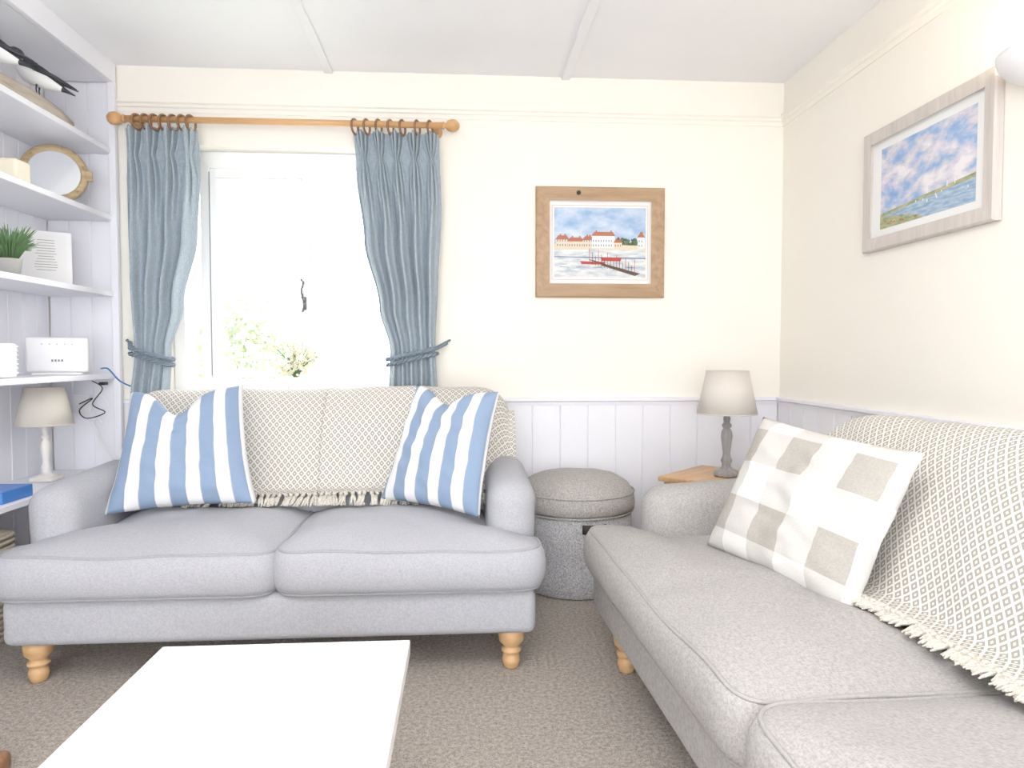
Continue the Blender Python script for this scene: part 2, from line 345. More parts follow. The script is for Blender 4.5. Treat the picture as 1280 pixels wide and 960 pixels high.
def curtain(name,xl,xr,ztop,zbot,tie,nf,side):
    C=empty(name)
    def lerp(tab,z):
        for (z0,a),(z1,c) in zip(tab,tab[1:]):
            if z<=z0 and z>=z1:
                t=(z0-z)/(z0-z1); t=t*t*(3-2*t); return a+(c-a)*t
        return tab[-1][1] if z<tab[-1][0] else tab[0][1]
    HZ=.15
    def fn(s,t):
        t=t**1.3
        z=ztop+(zbot-ztop)*t
        a,c=lerp(xl,z),lerp(xr,z)
        w=c-a; k=max(0,1-abs(z-tie)/.35)
        amp=.032*(1-.45*k)*min(1,w/.3+.2)
        f=s*nf; d=abs((f%1)-.5)
        below=max(0,(ztop-HZ)-z)
        hd=1-min(1,below/.35)
        wd=.15+.16*min(1,abs(z-(ztop-HZ+.02))/.13)
        pl=math.exp(-(d/wd)**2)*(.60+.40*math.cos(2*PI*d/(wd*.8)))
        y=hd*(.03-.078*pl)-(1-hd)*amp*math.cos(2*PI*(f-.5)+.25*math.sin(2*z+s*3))
        y+=-(1-hd)*amp*.35*math.cos(4*PI*(f-.5)+.6*z)
        ctr=(math.floor(f)+.5)/nf; pin=math.exp(-((z-(ztop-HZ+.02))/.03)**2)*.6*math.exp(-(d/.3)**2)
        s2=s+(ctr-s)*pin
        x=a+w*s2+.003*math.sin(z*6+s*9)
        return (x,3.685+y+k*.01-.01+.004*noise.noise((s*6,z*3,2)),z),(s*1.2,z)
    b=MB(); b.grid(fn,260,130); o=b.build('fabric',M_curt,C,recalc=False)
    so=o.modifiers.new('th','SOLIDIFY'); so.thickness=.003
    b=MB(); a,c=lerp(xl,tie),lerp(xr,tie); cx=(a+c)/2; rx=(c-a)/2+.012; ry=.05
    hook=Vector((side*.055+(c if side>0 else a),3.775,tie+.045))
    path=[]; n=70
    for k in range(n+1):
        th=2*PI*k/n
        path.append(Vector((cx+rx*math.cos(th),3.685+ry*math.sin(th),tie-.012+side*.03*math.cos(th))))
    tail=[path[0].lerp(hook,q/12) for q in range(13)] if side>0 else [path[n//2].lerp(hook,q/12) for q in range(13)]
    def helix(P,ph0):
        out=[];L=0
        for i,p in enumerate(P):
            if i: L+=(P[i]-P[i-1]).length
            t=(P[min(i+1,len(P)-1)]-P[max(i-1,0)]).normalized(); up=Vector((0,0,1)); x=t.cross(up).normalized(); y=x.cross(t)
            q=L*120+ph0; out.append(p+x*.0055*math.cos(q)+y*.0055*math.sin(q))
        return out
    def dens(P):
        out=[]
        for i in range(len(P)-1):
            for k in range(3): out.append(P[i].lerp(P[i+1],k/3))
        return out+[P[-1]]
    for ph in (0,2*PI/3,4*PI/3):
        b.tube(helix(dens(path),ph),.006,6); b.tube(helix(dens(tail),ph),.006,6)
    b.tube(helix(dens([p+Vector((0,0,-.03)) for p in path]),0),.006,6); b.tube(helix(dens([p+Vector((0,0,-.03)) for p in path]),PI),.006,6)
    b.tube([hook,hook+Vector((side*.012,-.01,.012)),hook+Vector((side*.02,.02,.015))],.006,6)
    b.build('tieback_rope',M_rope,C)
curtain('curtain',[(2.32,-1.69),(1.9,-1.685),(1.4,-1.68),(1.17,-1.67),(.9,-1.69),(.1,-1.70)],[(2.32,-1.335),(2.1,-1.33),(1.75,-1.35),(1.4,-1.42),(1.17,-1.485),(.9,-1.50),(.1,-1.46)],2.285,.1,1.17,4,-1)
curtain('curtain',[(2.32,-.565),(2.1,-.55),(1.75,-.51),(1.4,-.44),(1.17,-.385),(.9,-.39),(.1,-.41)],[(2.32,-.125),(1.9,-.12),(1.5,-.135),(1.17,-.15),(.9,-.14),(.1,-.12)],2.285,.1,1.17,5,1)
# ------------------------------------------------------------------ sofa
def round_poly(pts,rs,seg=8,maxl=.04):
    n=len(pts); out=[]
    for i in range(n):
        p=Vector(pts[i]); a=Vector(pts[i-1]); c=Vector(pts[(i+1)%n]); r=rs[i] if isinstance(rs,list) else rs
        da=(a-p).normalized()*min(r,(a-p).length*.49); dc=(c-p).normalized()*min(r,(c-p).length*.49)
        for k in range(seg+1):
            t=k/seg; out.append((p+da)*(1-t)**2+p*2*t*(1-t)+(p+dc)*t*t)
    res=[]
    for i in range(len(out)):
        a=out[i];c=out[(i+1)%len(out)];L=(c-a).length
        if L<1e-5: continue
        m=max(1,int(L/maxl))
        for k in range(m): res.append(a.lerp(c,k/m))
    return res
def cushion(b,outline,z0,th,crown=.04,bulge=.02,pipe=.005,M=None,m=0,pm=1,cb=0,wr=.004,ctr=None,pw=2.5,sag=0):
    O=outline; n=len(O); c=Vector(ctr) if ctr else sum(O,Vector((0,0)))/n
    area=sum(O[i].x*O[(i+1)%n].y-O[(i+1)%n].x*O[i].y for i in range(n)); sg=1 if area>0 else -1
    nr=[]
    for i in range(n):
        t=(O[(i+1)%n]-O[i-1]).normalized(); nr.append(Vector((t.y,-t.x))*sg)
    rings=[]
    ts=[.02,.12,.25,.38,.5,.62,.72,.81,.88,.94,.98,1]
    seed=random.random()*50
    def E(p): return sag*noise.noise((p.x*3.2,p.y*3.2,seed+11))
    def W_(p,t):
        q=c+(p-c)*t
        return wr*(1-t**6)*(noise.noise((q.x*6,q.y*6,seed))*2+noise.noise((q.x*14,q.y*9,seed+4))*.8)+E(p)*t*t
    for t in ts:
        rings.append([Vector((*(c+(p-c)*t),z0+th+crown*(1-t**pw)+W_(p,t))) for p in O])
    for k in range(1,7):
        ph=PI/2-PI*k/7
        rings.append([Vector((*(p+nr[i]*(bulge*math.cos(ph)+wr*.5*math.cos(ph)*noise.noise((p.x*9,p.y*9,seed+7)))),z0+th/2+th/2*math.sin(ph)+E(p)*(7-k)/7)) for i,p in enumerate(O)])
    for t in ts[::-1]:
        rings.append([Vector((*(c+(p-c)*t),z0-cb*(1-t**pw))) for p in O])
    V=[p for r in rings for p in r];F=[]
    for r in range(len(rings)-1):
        for i in range(n):
            j=(i+1)%n; F.append([r*n+i,r*n+j,(r+1)*n+j,(r+1)*n+i])
    F.append(list(range(n)));F.append([(len(rings)-1)*n+i for i in range(n)])
    b.add(V,F,m,True,M=M)
    if pipe:
        for zz,ee in ((z0+th,1),(z0,0)):
            b.tube([(*(p+nr[i]*.002),zz+ee*E(p)) for i,p in enumerate(O)],pipe,6,pm,M=M,closed=True)
def leg_prof(): return [(.020,0),(.026,.004),(.034,.03),(.03,.048),(.024,.056),(.036,.062),(.036,.072),(.026,.078),(.03,.086),(.044,.1),(.048,.125),(.046,.15)]
def sofa(name,loc,rz,Wd,SD,fab,pipe,AY=.17,AH=.40,tilt=19,ybx=.135,be=.13,cr=.12,HB=.565,li=.10,zb=.42):
    TILT=math.radians(tilt)
    S=empty(name,loc,rz); hw=Wd/2; AW=.185; BT=.22; yb=SD+ybx
    b=MB(); b.box((0,(.02+yb+.12)/2,.228),(Wd-.03,yb+.10,.165),0,.03,4); b.build('base_frame',fab,S)
    for i,(x,y) in enumerate(((-hw+li,.09),(hw-li,.09),(-hw+li,yb+.05),(hw-li,yb+.05))):
        l=MB(); l.lathe(leg_prof(),(x,y,0),24); l.build('leg_%d'%(i+1),M_wood,S)
    for i,s in enumerate((-1,1)):
        P=[(s*.004,0),(s*hw,0),(s*hw,AY-.01),(s*(hw-AW),AY-.01+.03),(s*(hw-AW),SD+.03),(s*.004,SD+.03)]
        O=round_poly([Vector(p) for p in P],[.10,.10,.04,.03,.05,.05])
        b=MB(); cushion(b,O,.315,.145,.06,.028,.0055,ctr=(s*(hw-AW)*.5,SD*.5),pw=3,wr=.006,sag=.018)
        b.build('seat_cushion_%d'%(i+1),[fab,pipe],S)
    for i,s in enumerate((-1,1)):
        b=MB(); b.box((0,0,0),(AW,yb+.02-AY,AH),0,.085,8)
        for v in b.v:
            v.x+=s*(hw-AW/2-.002); v.y+=(yb+.02+AY)/2; v.z+=.29+AH/2
            f=max(0,(v.z-.45)/.25); v.x+=s*.012*f
            fr=max(0,1-(v.y-AY)/.45); v.z-=.035*fr*fr*max(0,(v.z-.4)/.3)
        b.build('arm_%d'%(i+1),fab,S)
    Mb=Matrix.Translation((0,yb,zb))@Matrix.Rotation(-TILT,4,'X')@Matrix.Rotation(PI/2,4,'X')
    O=round_poly([Vector(p) for p in ((-hw+be,-.05),(hw-be,-.05),(hw-be,HB-.09),(-hw+be,HB-.09))],[.05,.05,cr,cr])
    b=MB(); cushion(b,O,-BT/2,BT,.035,.09,0,M=Mb,cb=.02,wr=.002); b.build('backrest',fab,S)
    def pt(x,h,q): return Mb@Vector((x,h,q))
    return S,pt,dict(hw=hw,HB=HB,BT=BT,yb=yb,SD=SD,xe=hw-be+.075,r=cr+.03)
def catmull(P,n):
    out=[];m=len(P)-1
    for k in range(n+1):
        t=k/n*m; i=min(int(t),m-1); f=t-i
        p0=P[max(i-1,0)];p1=P[i];p2=P[i+1];p3=P[min(i+2,m)]
        out.append(tuple(.5*((2*b_)+(-a+c)*f+(2*a-5*b_+4*c-d)*f*f+(-a+3*b_-3*c+d)*f**3) for a,b_,c,d in zip(p0,p1,p2,p3)))
    return out
def throw(S,name,pt,D,x0,x1,seed,off=0,skew=0,fr=.06,tw=.022,fwd=.02,hb=.10,zmin=.515,sl=.35):
    T=empty(name); T.parent=S
    HB,BT,hw=D['HB'],D['BT'],D['hw']
    P=[(HB-.30,-BT/2-.045),(HB-.12,-BT/2-.04),(HB-.02,-BT/2+.02),(HB+.025,0),(HB-.01,BT/2-.01),(HB-.12,BT/2+.045),(.30,BT/2+.056),(.17,BT/2+.056),(hb+.03,BT/2+.062),(hb,BT/2+.085+fwd)]
    C=catmull(P,60); L=[0]
    for a,c in zip(C,C[1:]): L.append(L[-1]+math.hypot(a[0]-c[0],a[1]-c[1]))
    xe=D['xe']; r=D['r']
    x0=max(x0,-xe-.03); x1=min(x1,xe+.03)
    nu=int((x1-x0)/.012)
    def P3(s,j):
        x=x0+(x1-x0)*s; h,q=C[j]; t=j/60
        ax=min(abs(x),xe-.002); drop=0
        if ax>xe-r: d=ax-(xe-r); drop=r-math.sqrt(max(0,r*r-d*d))
        wgt=max(0,min(1,(h-(HB-.35))/.3))
        sh=1-.35*max(0,(ax-(xe-.1))/.1)
        w=.011*noise.noise((x*5,h*3+q*2,seed))+.004*math.sin(x*23+h*9+seed)*t
        q2=q*(sh if h>.2 else 1)+(w+off)*(1 if q>0 else -1)
        hh=h-drop*wgt+(.012*noise.noise((x*6,0,seed+3))+off if j<40 else off*.5)
        xx=x+skew*(L[j]-.3)+.008*noise.noise((x*2,h*4,seed+9))
        p=pt(xx,hh,q2)
        if j>30: p.z=max(p.z,zmin+.004)
        return p
    b=MB(); b.grid(lambda s,t:(P3(s,round(t*60)),(x0+(x1-x0)*s,L[round(t*60)])),nu,60)
    o=b.build('cloth',M_throw,T,recalc=False); so=o.modifiers.new('th','SOLIDIFY'); so.thickness=.005; so.offset=0
    b=MB(); n=int((x1-x0)/tw)
    for i in range(n+1):
        s=i/n; base=P3(s,60); L1=fr*random.uniform(.75,1.15); lean=random.uniform(-.4,.4)
        fwdv=Vector((lean,-1,-sl)).normalized()
        kn=base+fwdv*.010; kn.z=max(kn.z,zmin+.006)
        b.tube([base-fwdv*.006,kn-fwdv*.006,kn,kn+fwdv*.008],[.004,.007,.010,.006],7)
        for k in range(8):
            e=kn+fwdv*L1+Vector((random.uniform(-.014,.014),random.uniform(-.008,.008),0)); e.z=max(e.z,zmin+random.uniform(0,.004))
            mid=kn.lerp(e,.5)+Vector((random.uniform(-.006,.006),0,random.uniform(0,.006))); mid.z=max(mid.z,zmin+.003)
            b.tube([kn,mid,e],[.0038,.0045,.002],5)
    b.build('fringe',M_fringe,T)
S1,pt1,D1=sofa('sofa',(-.664,2.46,0),0,1.87,.66,M_sofa,M_pipe)
throw(S1,'throw_blanket',pt1,D1,-.79,.10,1.3,0,.01,.085,.026,.03,.065,sl=.75)
throw(S1,'throw_blanket',pt1,D1,.03,.905,8.3,.007,-.01,.085,.026,.03,.065,sl=.75)
M_pipe2=fabric('piping_beige',(166,163,161),None,320,.2)
S2,pt2,D2=sofa('sofa',(.545,1.315,0),-PI/2+math.radians(2.4),2.87,.56,M_sofa2,M_pipe2,AY=.20,AH=.375,tilt=25,ybx=.165,be=.37,cr=.2,HB=.54,li=.27)
throw(S2,'throw_blanket',pt2,D2,-1.5,.9,4.2,0,0,.045,.018,.035,.0)
# ------------------------------------------------------------------ pillows
def pillow(name,c,w,h,t,yaw,lean,roll,mat,dip=.0,pinch=.06,seed=0,uoff=0,taper=0):
    b=MB(); n=40
    def P(s,tt,sg):
        x=2*s-1; z=2*tt-1
        e=(max(0,1-x**4))**.6*(max(0,1-z**4))**.6
        e=(e*.75+.25*(1-x*x)*(1-z*z))
        px=x*(w/2)*(1-pinch*(1-z*z)*abs(x)**2)*(1-taper*z)
        pz=z*(h/2)*(1-pinch*(1-x*x)*abs(z)**2)
        if z>0: pz-=dip*h*math.exp(-((x+.15)/.36)**2)*z**1.5
        y=sg*(t/2)*e*(1+.12*noise.noise((x*2,z*2,seed)))+.006*noise.noise((x*3,z*3,seed+5))
        if dip and z>0: y*=(1-.5*math.exp(-((x+.15)/.3)**2)*z*z)
        cr=.014*noise.noise((x*4+z*2,z*5,seed+sg))*e
        return Vector((px,y+cr,pz)),(x*w/2+uoff,z*h/2)
    b.grid(lambda s,q:P(s,q,-1),n,n); b.grid(lambda s,q:P(s,q,1),n,n)
    M=Matrix.Translation(c)@Matrix.Rotation(yaw,4,'Z')@Matrix.Rotation(-lean,4,'X')@Matrix.Rotation(roll,4,'Y')
    o=b.build(name,mat,None,M)
    bm=bmesh.new(); bm.from_mesh(o.data); bmesh.ops.remove_doubles(bm,verts=bm.verts[:],dist=.0005); bmesh.ops.recalc_face_normals(bm,faces=bm.faces[:]); bm.to_mesh(o.data); bm.free()
    return o
R=math.radians
pillow('striped_cushion',(-1.155,2.985,.77),.52,.52,.16,R(4),R(22),R(-3),M_str,.20,.07,1,.0,.13)
pillow('striped_cushion',(-.09,2.95,.765),.46,.52,.15,R(-32),R(20),R(3),M_str,.12,.06,2,.02,.08)
pillow('checked_cushion',(1.0,2.01,.705),.60,.47,.15,R(-70),R(25),R(5),M_chk,.0,.05,3)
# ------------------------------------------------------------------ pouf
PF=empty('pouf',(.555,3.485,0))
b=MB(); b.lathe([(.25,.0),(.27,.01),(.278,.1),(.282,.25),(.280,.385)],segs=64)
o0=len(b.v); b.lathe([(.280,.388),(.295,.402),(.299,.43),(.294,.47),(.27,.51),(.215,.545),(.13,.568),(.03,.576)],segs=64,m=1)
for v in b.v[o0:]: v.z+=.010*noise.noise((v.x*6,v.y*6,2)); v.x*=1+.012*noise.noise((v.z*12,v.y*5,5))
b.build('body',[M_pouf,M_pouf2],PF)
b=MB()
for z,rr in ((.387,.285),(.48,.292)):
    b.tube([(rr*math.cos(2*PI*k/64),rr*math.sin(2*PI*k/64),z) for k in range(64)],.005,6,closed=True)
b.build('piping',M_pouf2,PF)
b=MB()
def hp(s,t):
    a=R(-92)+R(24)*s; rr=.286+.012*math.sin(PI*s); return Vector((rr*math.cos(a),rr*math.sin(a),.362-.042*t)),(s,t)
b.grid(hp,10,2); o=b.build('handle',M_dark,PF); so=o.modifiers.new('t','SOLIDIFY'); so.thickness=.006
# ------------------------------------------------------------------ corner table
TB=empty('side_table',(1.25,3.30,0),PI/4)
b=MB(); b.box((0,0,.559),(.46,.46,.024),0,.006,3); b.build('top',M_wood,TB)
b=MB()
for sx in (-1,1):
    b.box((sx*.19,0,.51),(.018,.36,.075),0,.002); b.box((0,sx*.19,.51),(.36,.018,.075),0,.002)
    for sy in (-1,1): b.box((sx*.19,sy*.19,.274),(.035,.035,.548),0,.004)
b.box((0,0,.15),(.37,.37,.016),0,.003)
b.build('frame',M_wood,TB)
def lamp(name,loc,s,M_st,M_sh,square=True,zs=0):
    L=empty(name,loc); b=MB()
    if square: b.box((0,0,.012*s),(.12*s,.12*s,.024*s),0,.005)
    b.lathe([(r*s,z*s) for r,z in [(.055,.0),(.06,.01),(.055,.025),(.035,.035),(.022,.045),(.02,.06),(.027,.075),(.02,.09),(.017,.11),(.022,.15),(.027,.19),(.024,.215),(.014,.23),(.022,.238),(.022,.248),(.014,.256),(.017,.275),(.012,.30),(.010,.34)]],segs=24)
    b.build('stand',M_st,L)
    b=MB(); r0,r1,z0,z1=.14*s,.098*s,.312*s+zs,.515*s+zs
    b.lathe([(r0,z0),(r1,z1)],segs=48)
    b.f=b.f[:-2]; b.m=b.m[:-2]; b.s=b.s[:-2]
    o=b.build('shade',M_sh,L); so=o.modifiers.new('t','SOLIDIFY'); so.thickness=.003
    b=MB()
    for rr,zz in ((r0,z0),(r1,z1)): b.tube([(rr*math.cos(2*PI*k/48),rr*math.sin(2*PI*k/48),zz) for k in range(48)],.0025,6,closed=True)
    for k in range(3):
        a=2*PI*k/3; b.tube([(0,0,z1-.03),(r1*math.cos(a),r1*math.sin(a),z1)],.0015,5)
    b.tube([(0,0,.33*s),(0,0,z1-.03)],.003,6)
    b.build('shade_rim',M_sh,L)
    b=MB(); b.lathe([(.012*s,.34*s),(.022*s,.37*s),(.03*s,.40*s),(.024*s,.43*s),(.006*s,.445*s)],segs=16); b.build('bulb',M_plas,L)
lamp('table_lamp',(1.25,3.27,.572),1.0,M_lamp,M_shade,False,-.012)
lamp('table_lamp',(-1.965,3.44,SZ[4]+.001),.85,M_lampw,M_shade2,True)
# ------------------------------------------------------------------ coffee table
CT=empty('coffee_table')
M_tab=paint('table_white',(254,254,254),.3,0,3,0)
b=MB(); b.box((-.447,1.23,.40),(.615,1.12,.04),0,.004); b.build('top',M_tab,CT)
b=MB()
for x in (-.64,-.26):
    for y in (.84,1.62): b.box((x,y,.19),(.05,.05,.38),0,.003)
b.box((-.447,1.23,.36),(.39,.79,.05)); b.build('legs',M_gloss,CT)
# ------------------------------------------------------------------ pictures
def picture(name,M,w,h,fw,fd,mh,mv,mat,paintfn,mw,mhh):
    P=empty(name); P.matrix_world=M
    b=MB()
    o=[(-w/2,-h/2),(w/2,-h/2),(w/2,h/2),(-w/2,h/2)]; i_=[(-w/2+fw,-h/2+fw),(w/2-fw,-h/2+fw),(w/2-fw,h/2-fw),(-w/2+fw,h/2-fw)]
    for k in range(4):
        j=(k+1)%4
        i2=lambda q,e:(q[0]-math.copysign(e,q[0]),q[1]-math.copysign(e,q[1]))
        V=[(*o[k],0),(*o[j],0),(*o[k],fd*.8),(*o[j],fd*.8),(*i2(o[k],.006),fd),(*i2(o[j],.006),fd),(*i2(i_[k],-.008),fd*.9),(*i2(i_[j],-.008),fd*.9),(*i_[k],fd*.5),(*i_[j],fd*.5),(*i_[k],0),(*i_[j],0)]
        F=[[0,1,3,2],[2,3,5,4],[4,5,7,6],[6,7,9,8],[8,9,11,10]]
        b.add(V,F,k%2,False)
    b.build('frame',[mh,mv],P)
    b=MB(); b.box((0,0,fd*.25),(w-2*fw+.004,h-2*fw+.004,.004)); b.build('mount',mat,P)
    paintfn(P,fd*.25+.0025,mw,mhh)
def poly(b,pts,z,m=0): b.add([(x,y,z) for x,y in pts],[list(range(len(pts)))],m,False)
def artmat(name,c1,c2,scale,lo=.4,hi=.6,st=(1,1,1)):
    m,nt,b=nm(name); tc=N(nt,'ShaderNodeTexCoord'); mp=N(nt,'ShaderNodeMapping'); mp.inputs['Scale'].default_value=st; nt.links.new(tc.outputs['Object'],mp.inputs[0])
    n=noisen(nt,scale,5,mp.outputs[0],.6); r=N(nt,'ShaderNodeValToRGB'); r.color_ramp.elements[0].position=lo;r.color_ramp.elements[1].position=hi
    r.color_ramp.elements[0].color=srgb(c1);r.color_ramp.elements[1].color=srgb(c2); nt.links.new(n,r.inputs[0]); nt.links.new(r.outputs[0],b.inputs['Base Color']); b.inputs['Roughness'].default_value=.6
    return m
M_mat=paint('picture_mount',(240,240,240),.8,bs=0)
A=dict(sky=artmat('art_sky',(128,166,212),(216,226,236),7,.35,.7,(1,2,1)),water=artmat('art_water',(172,184,198),(226,228,226),14,.35,.6,(1,4,1)),
 wallc=paint('art_cream',(226,208,180),.7,bs=0),roof=paint('art_roof',(184,108,80),.7,.1,40,0),tree=artmat('art_tree',(40,62,42),(84,108,70),60),red=paint('art_red',(184,62,52),.7,bs=0),
 dk=paint('art_dark',(82,70,64),.7,bs=0),line=paint('art_line',(204,138,110),.7,bs=0),wh=paint('art_white',(240,240,236),.7,bs=0),blue=paint('art_blue',(96,122,164),.7,bs=0))
def art1(P,z,w,h):
    mats=[A[k] for k in ('sky','water','wallc','roof','tree','red','dk','line','wh','blue')]
    b=MB(); W2,H2=w/2,h/2; e=.0004
    poly(b,[(-W2-.012,-H2-.012),(W2+.012,-H2-.012),(W2+.012,H2+.012),(-W2-.012,H2+.012)],z,7)
    poly(b,[(-W2-.010,-H2-.010),(W2+.010,-H2-.010),(W2+.010,H2+.010),(-W2-.010,H2+.010)],z+e,8)
    z+=2*e; hz=-.03
    poly(b,[(-W2,hz),(W2,hz),(W2,H2),(-W2,H2)],z,0); poly(b,[(-W2,-H2),(W2,-H2),(W2,hz),(-W2,hz)],z,1)
    z+=e
    for k in range(40):
        cx=random.uniform(.10,.20) if k<28 else random.uniform(-.2,.1); cy=hz+.02+random.random()*(.03 if k<28 else .015); r=random.uniform(.006,.013)
        poly(b,[(cx+r*math.cos(a*PI/4),cy+r*math.sin(a*PI/4)) for a in range(8)],z+k*.00001,4)
    poly(b,[(-W2,hz-.006),(W2,hz-.006),(W2,hz+.016),(-W2,hz+.022)],z+e,2)
    k0=0
    for x,y,ww,hh in ((-.24,hz,.07,.045),(-.175,hz,.085,.035),(-.095,hz,.06,.042),(-.045,hz,.125,.066),(.075,hz,.045,.03),(.205,hz,.038,.06)):
        k0+=1; zz=z+e+k0*.0003
        poly(b,[(x,y),(x+ww,y),(x+ww,y+hh),(x,y+hh)],zz,8 if k0 in(4,6) else 2)
        poly(b,[(x-.004,y+hh),(x+ww+.004,y+hh),(x+ww-.012,y+hh+.022),(x+.012,y+hh+.022)],zz,3)
        for cxx in (x+.02,x+ww-.025): poly(b,[(cxx,y+hh+.018),(cxx+.008,y+hh+.018),(cxx+.008,y+hh+.03),(cxx,y+hh+.03)],zz+.0001,3)
        for row in range(2 if hh>.04 else 1):
            for k in range(int(ww/.014)): poly(b,[(x+.006+k*.014,y+.010+row*.024),(x+.011+k*.014,y+.010+row*.024),(x+.011+k*.014,y+.021+row*.024),(x+.006+k*.014,y+.021+row*.024)],zz+.0002,9)
    z+=.0025
    poly(b,[(-.2,hz-.02),(-.06,hz-.018),(-.07,hz-.008),(-.19,hz-.01)],z,8)
    poly(b,[(-W2,-.075),(W2,-.080),(W2,-.086),(-W2,-.079)],z,9)
    poly(b,[(-.11,-.10),(.03,-.104),(.02,-.118),(-.10,-.116)],z+e,5); poly(b,[(0,-.078),(.12,-.08),(.11,-.10),(.01,-.098)],z+e,5)
    poly(b,[(-.0,-.12),(.03,-.115),(.22,-.165),(.19,-.178)],z+2*e,6)
    for k in range(16):
        x=-.06+k*.0165; y=-.085-.004*k; poly(b,[(x,y-.03),(x+.0028,y-.03),(x+.0028,y+.055-(k%3)*.018),(x,y+.055-(k%3)*.018)],z+3*e,6 if k%3 else 5)
    for k in range(11):
        x=-.06+k*.02; y=-.09-.006*k; poly(b,[(x,y),(x+.03,y-.006),(x+.03,y-.010),(x,y-.004)],z+3*e,6)
    for k in range(5): x=-.22+k*.09; poly(b,[(x,-.13),(x+.05,-.131),(x+.05,-.134),(x,-.133)],z,9)
    b.build('painting',mats,P,recalc=False)
M_sky2,nt,bb=nm('art_sky_clouds'); tc=N(nt,'ShaderNodeTexCoord'); mp=N(nt,'ShaderNodeMapping'); mp.inputs['Scale'].default_value=(1,2.0,1); nt.links.new(tc.outputs['Object'],mp.inputs[0])
n=noisen(nt,7,6,mp.outputs[0],.62); r=N(nt,'ShaderNodeValToRGB'); r.color_ramp.elements[0].position=.34; r.color_ramp.elements[0].color=srgb((112,152,210)); r.color_ramp.elements[1].position=.62; r.color_ramp.elements[1].color=srgb((232,228,234))
x=r.color_ramp.elements.new(.44); x.color=srgb((150,178,218)); x=r.color_ramp.elements.new(.51); x.color=srgb((200,198,214)); nt.links.new(n,r.inputs[0]); nt.links.new(r.outputs[0],bb.inputs['Base Color'])
def art2(P,z,w,h):
    mats=[M_sky2,artmat('art_sea',(120,150,188),(176,198,214),20,.35,.65,(1,5,1)),artmat('art_marsh',(116,136,100),(186,180,136),25,.35,.65,(1,3,1)),A['wh'],A['dk'],A['red']]
    b=MB(); W2,H2=w/2,h/2; e=.0005
    poly(b,[(-W2,-H2),(W2,-H2),(W2,H2),(-W2,H2)],z,0)
    poly(b,[(-W2,-H2),(W2,-H2),(W2,-H2*.5),(-W2,-H2*.66)],z+e,1)
    poly(b,[(-W2,-H2*.62),(-.1,-H2*.55),(.0,-H2*.50),(.12,-H2*.46),(W2,-H2*.40),(W2,-H2*.5),(0,-H2*.58),(-W2,-H2*.7)],z+2*e,2)
    poly(b,[(-W2,-H2),(.0,-H2),(-.02,-H2*.92),(-.1,-H2*.82),(-W2,-H2*.68)],z+3*e,2)
    for k in range(9):
        x=random.uniform(-.05,W2-.03); y=-H2*random.uniform(.55,.7); poly(b,[(x,y),(x+.008,y),(x+.004,y+.008)],z+3*e,3)
    for x,hh in ((.02,.03),(.13,.022),(.17,.03)): poly(b,[(x,-H2*.49),(x+.005,-H2*.49),(x+.004,-H2*.49+hh),(x+.001,-H2*.49+hh)],z+3*e,3)
    for k in range(6):
        x=random.uniform(-W2,-.05); y=-H2*random.uniform(.84,.95); poly(b,[(x,y),(x+.02,y),(x+.016,y+.006)],z+4*e,5)
    b.build('painting',mats,P,recalc=False)
Mb=Matrix(((1,0,0,.735),(0,0,-1,YB-.002),(0,1,0,1.757),(0,0,0,1)))
picture('framed_picture',Mb,.70,.59,.066,.028,M_pine,M_pinev,M_mat,art1,.50,.375)
b=MB(); b.lathe([(.012,0),(.012,.002)],segs=16)
o=b.build('knot',M_dark,bpy.data.objects['framed_picture'],None); o.location=(-.12,.262,.027)
Mr=Matrix(((0,0,-1,XR-.002),(-1,0,0,2.58),(0,1,0,1.838),(0,0,0,1)))
picture('framed_picture',Mr,.76,.50,.045,.03,M_greyf,M_greyf,M_mat,art2,.55,.33)
# ------------------------------------------------------------------ sconce
SC=empty('wall_sconce',(XR,2.01,2.02)); b=MB()
def sc(s,t):
    a=PI/2+PI*s; rr=math.sin(t*PI/2)*.14; return Vector((rr*math.cos(a)*1.0,rr*math.sin(a)*1.15,-.10*math.cos(t*PI/2)+.04)),(s,t)
b.grid(sc,24,10); o=b.build('bowl',M_plas,SC,recalc=False); so=o.modifiers.new('t','SOLIDIFY'); so.thickness=.004
l=bpy.data.lights.new('sconce_bulb','POINT'); l.energy=6; l.color=(1,.78,.5); l.shadow_soft_size=.03
lo=bpy.data.objects.new('bulb',l); bpy.context.collection.objects.link(lo); lo.parent=SC; lo.location=(-.07,0,.05)
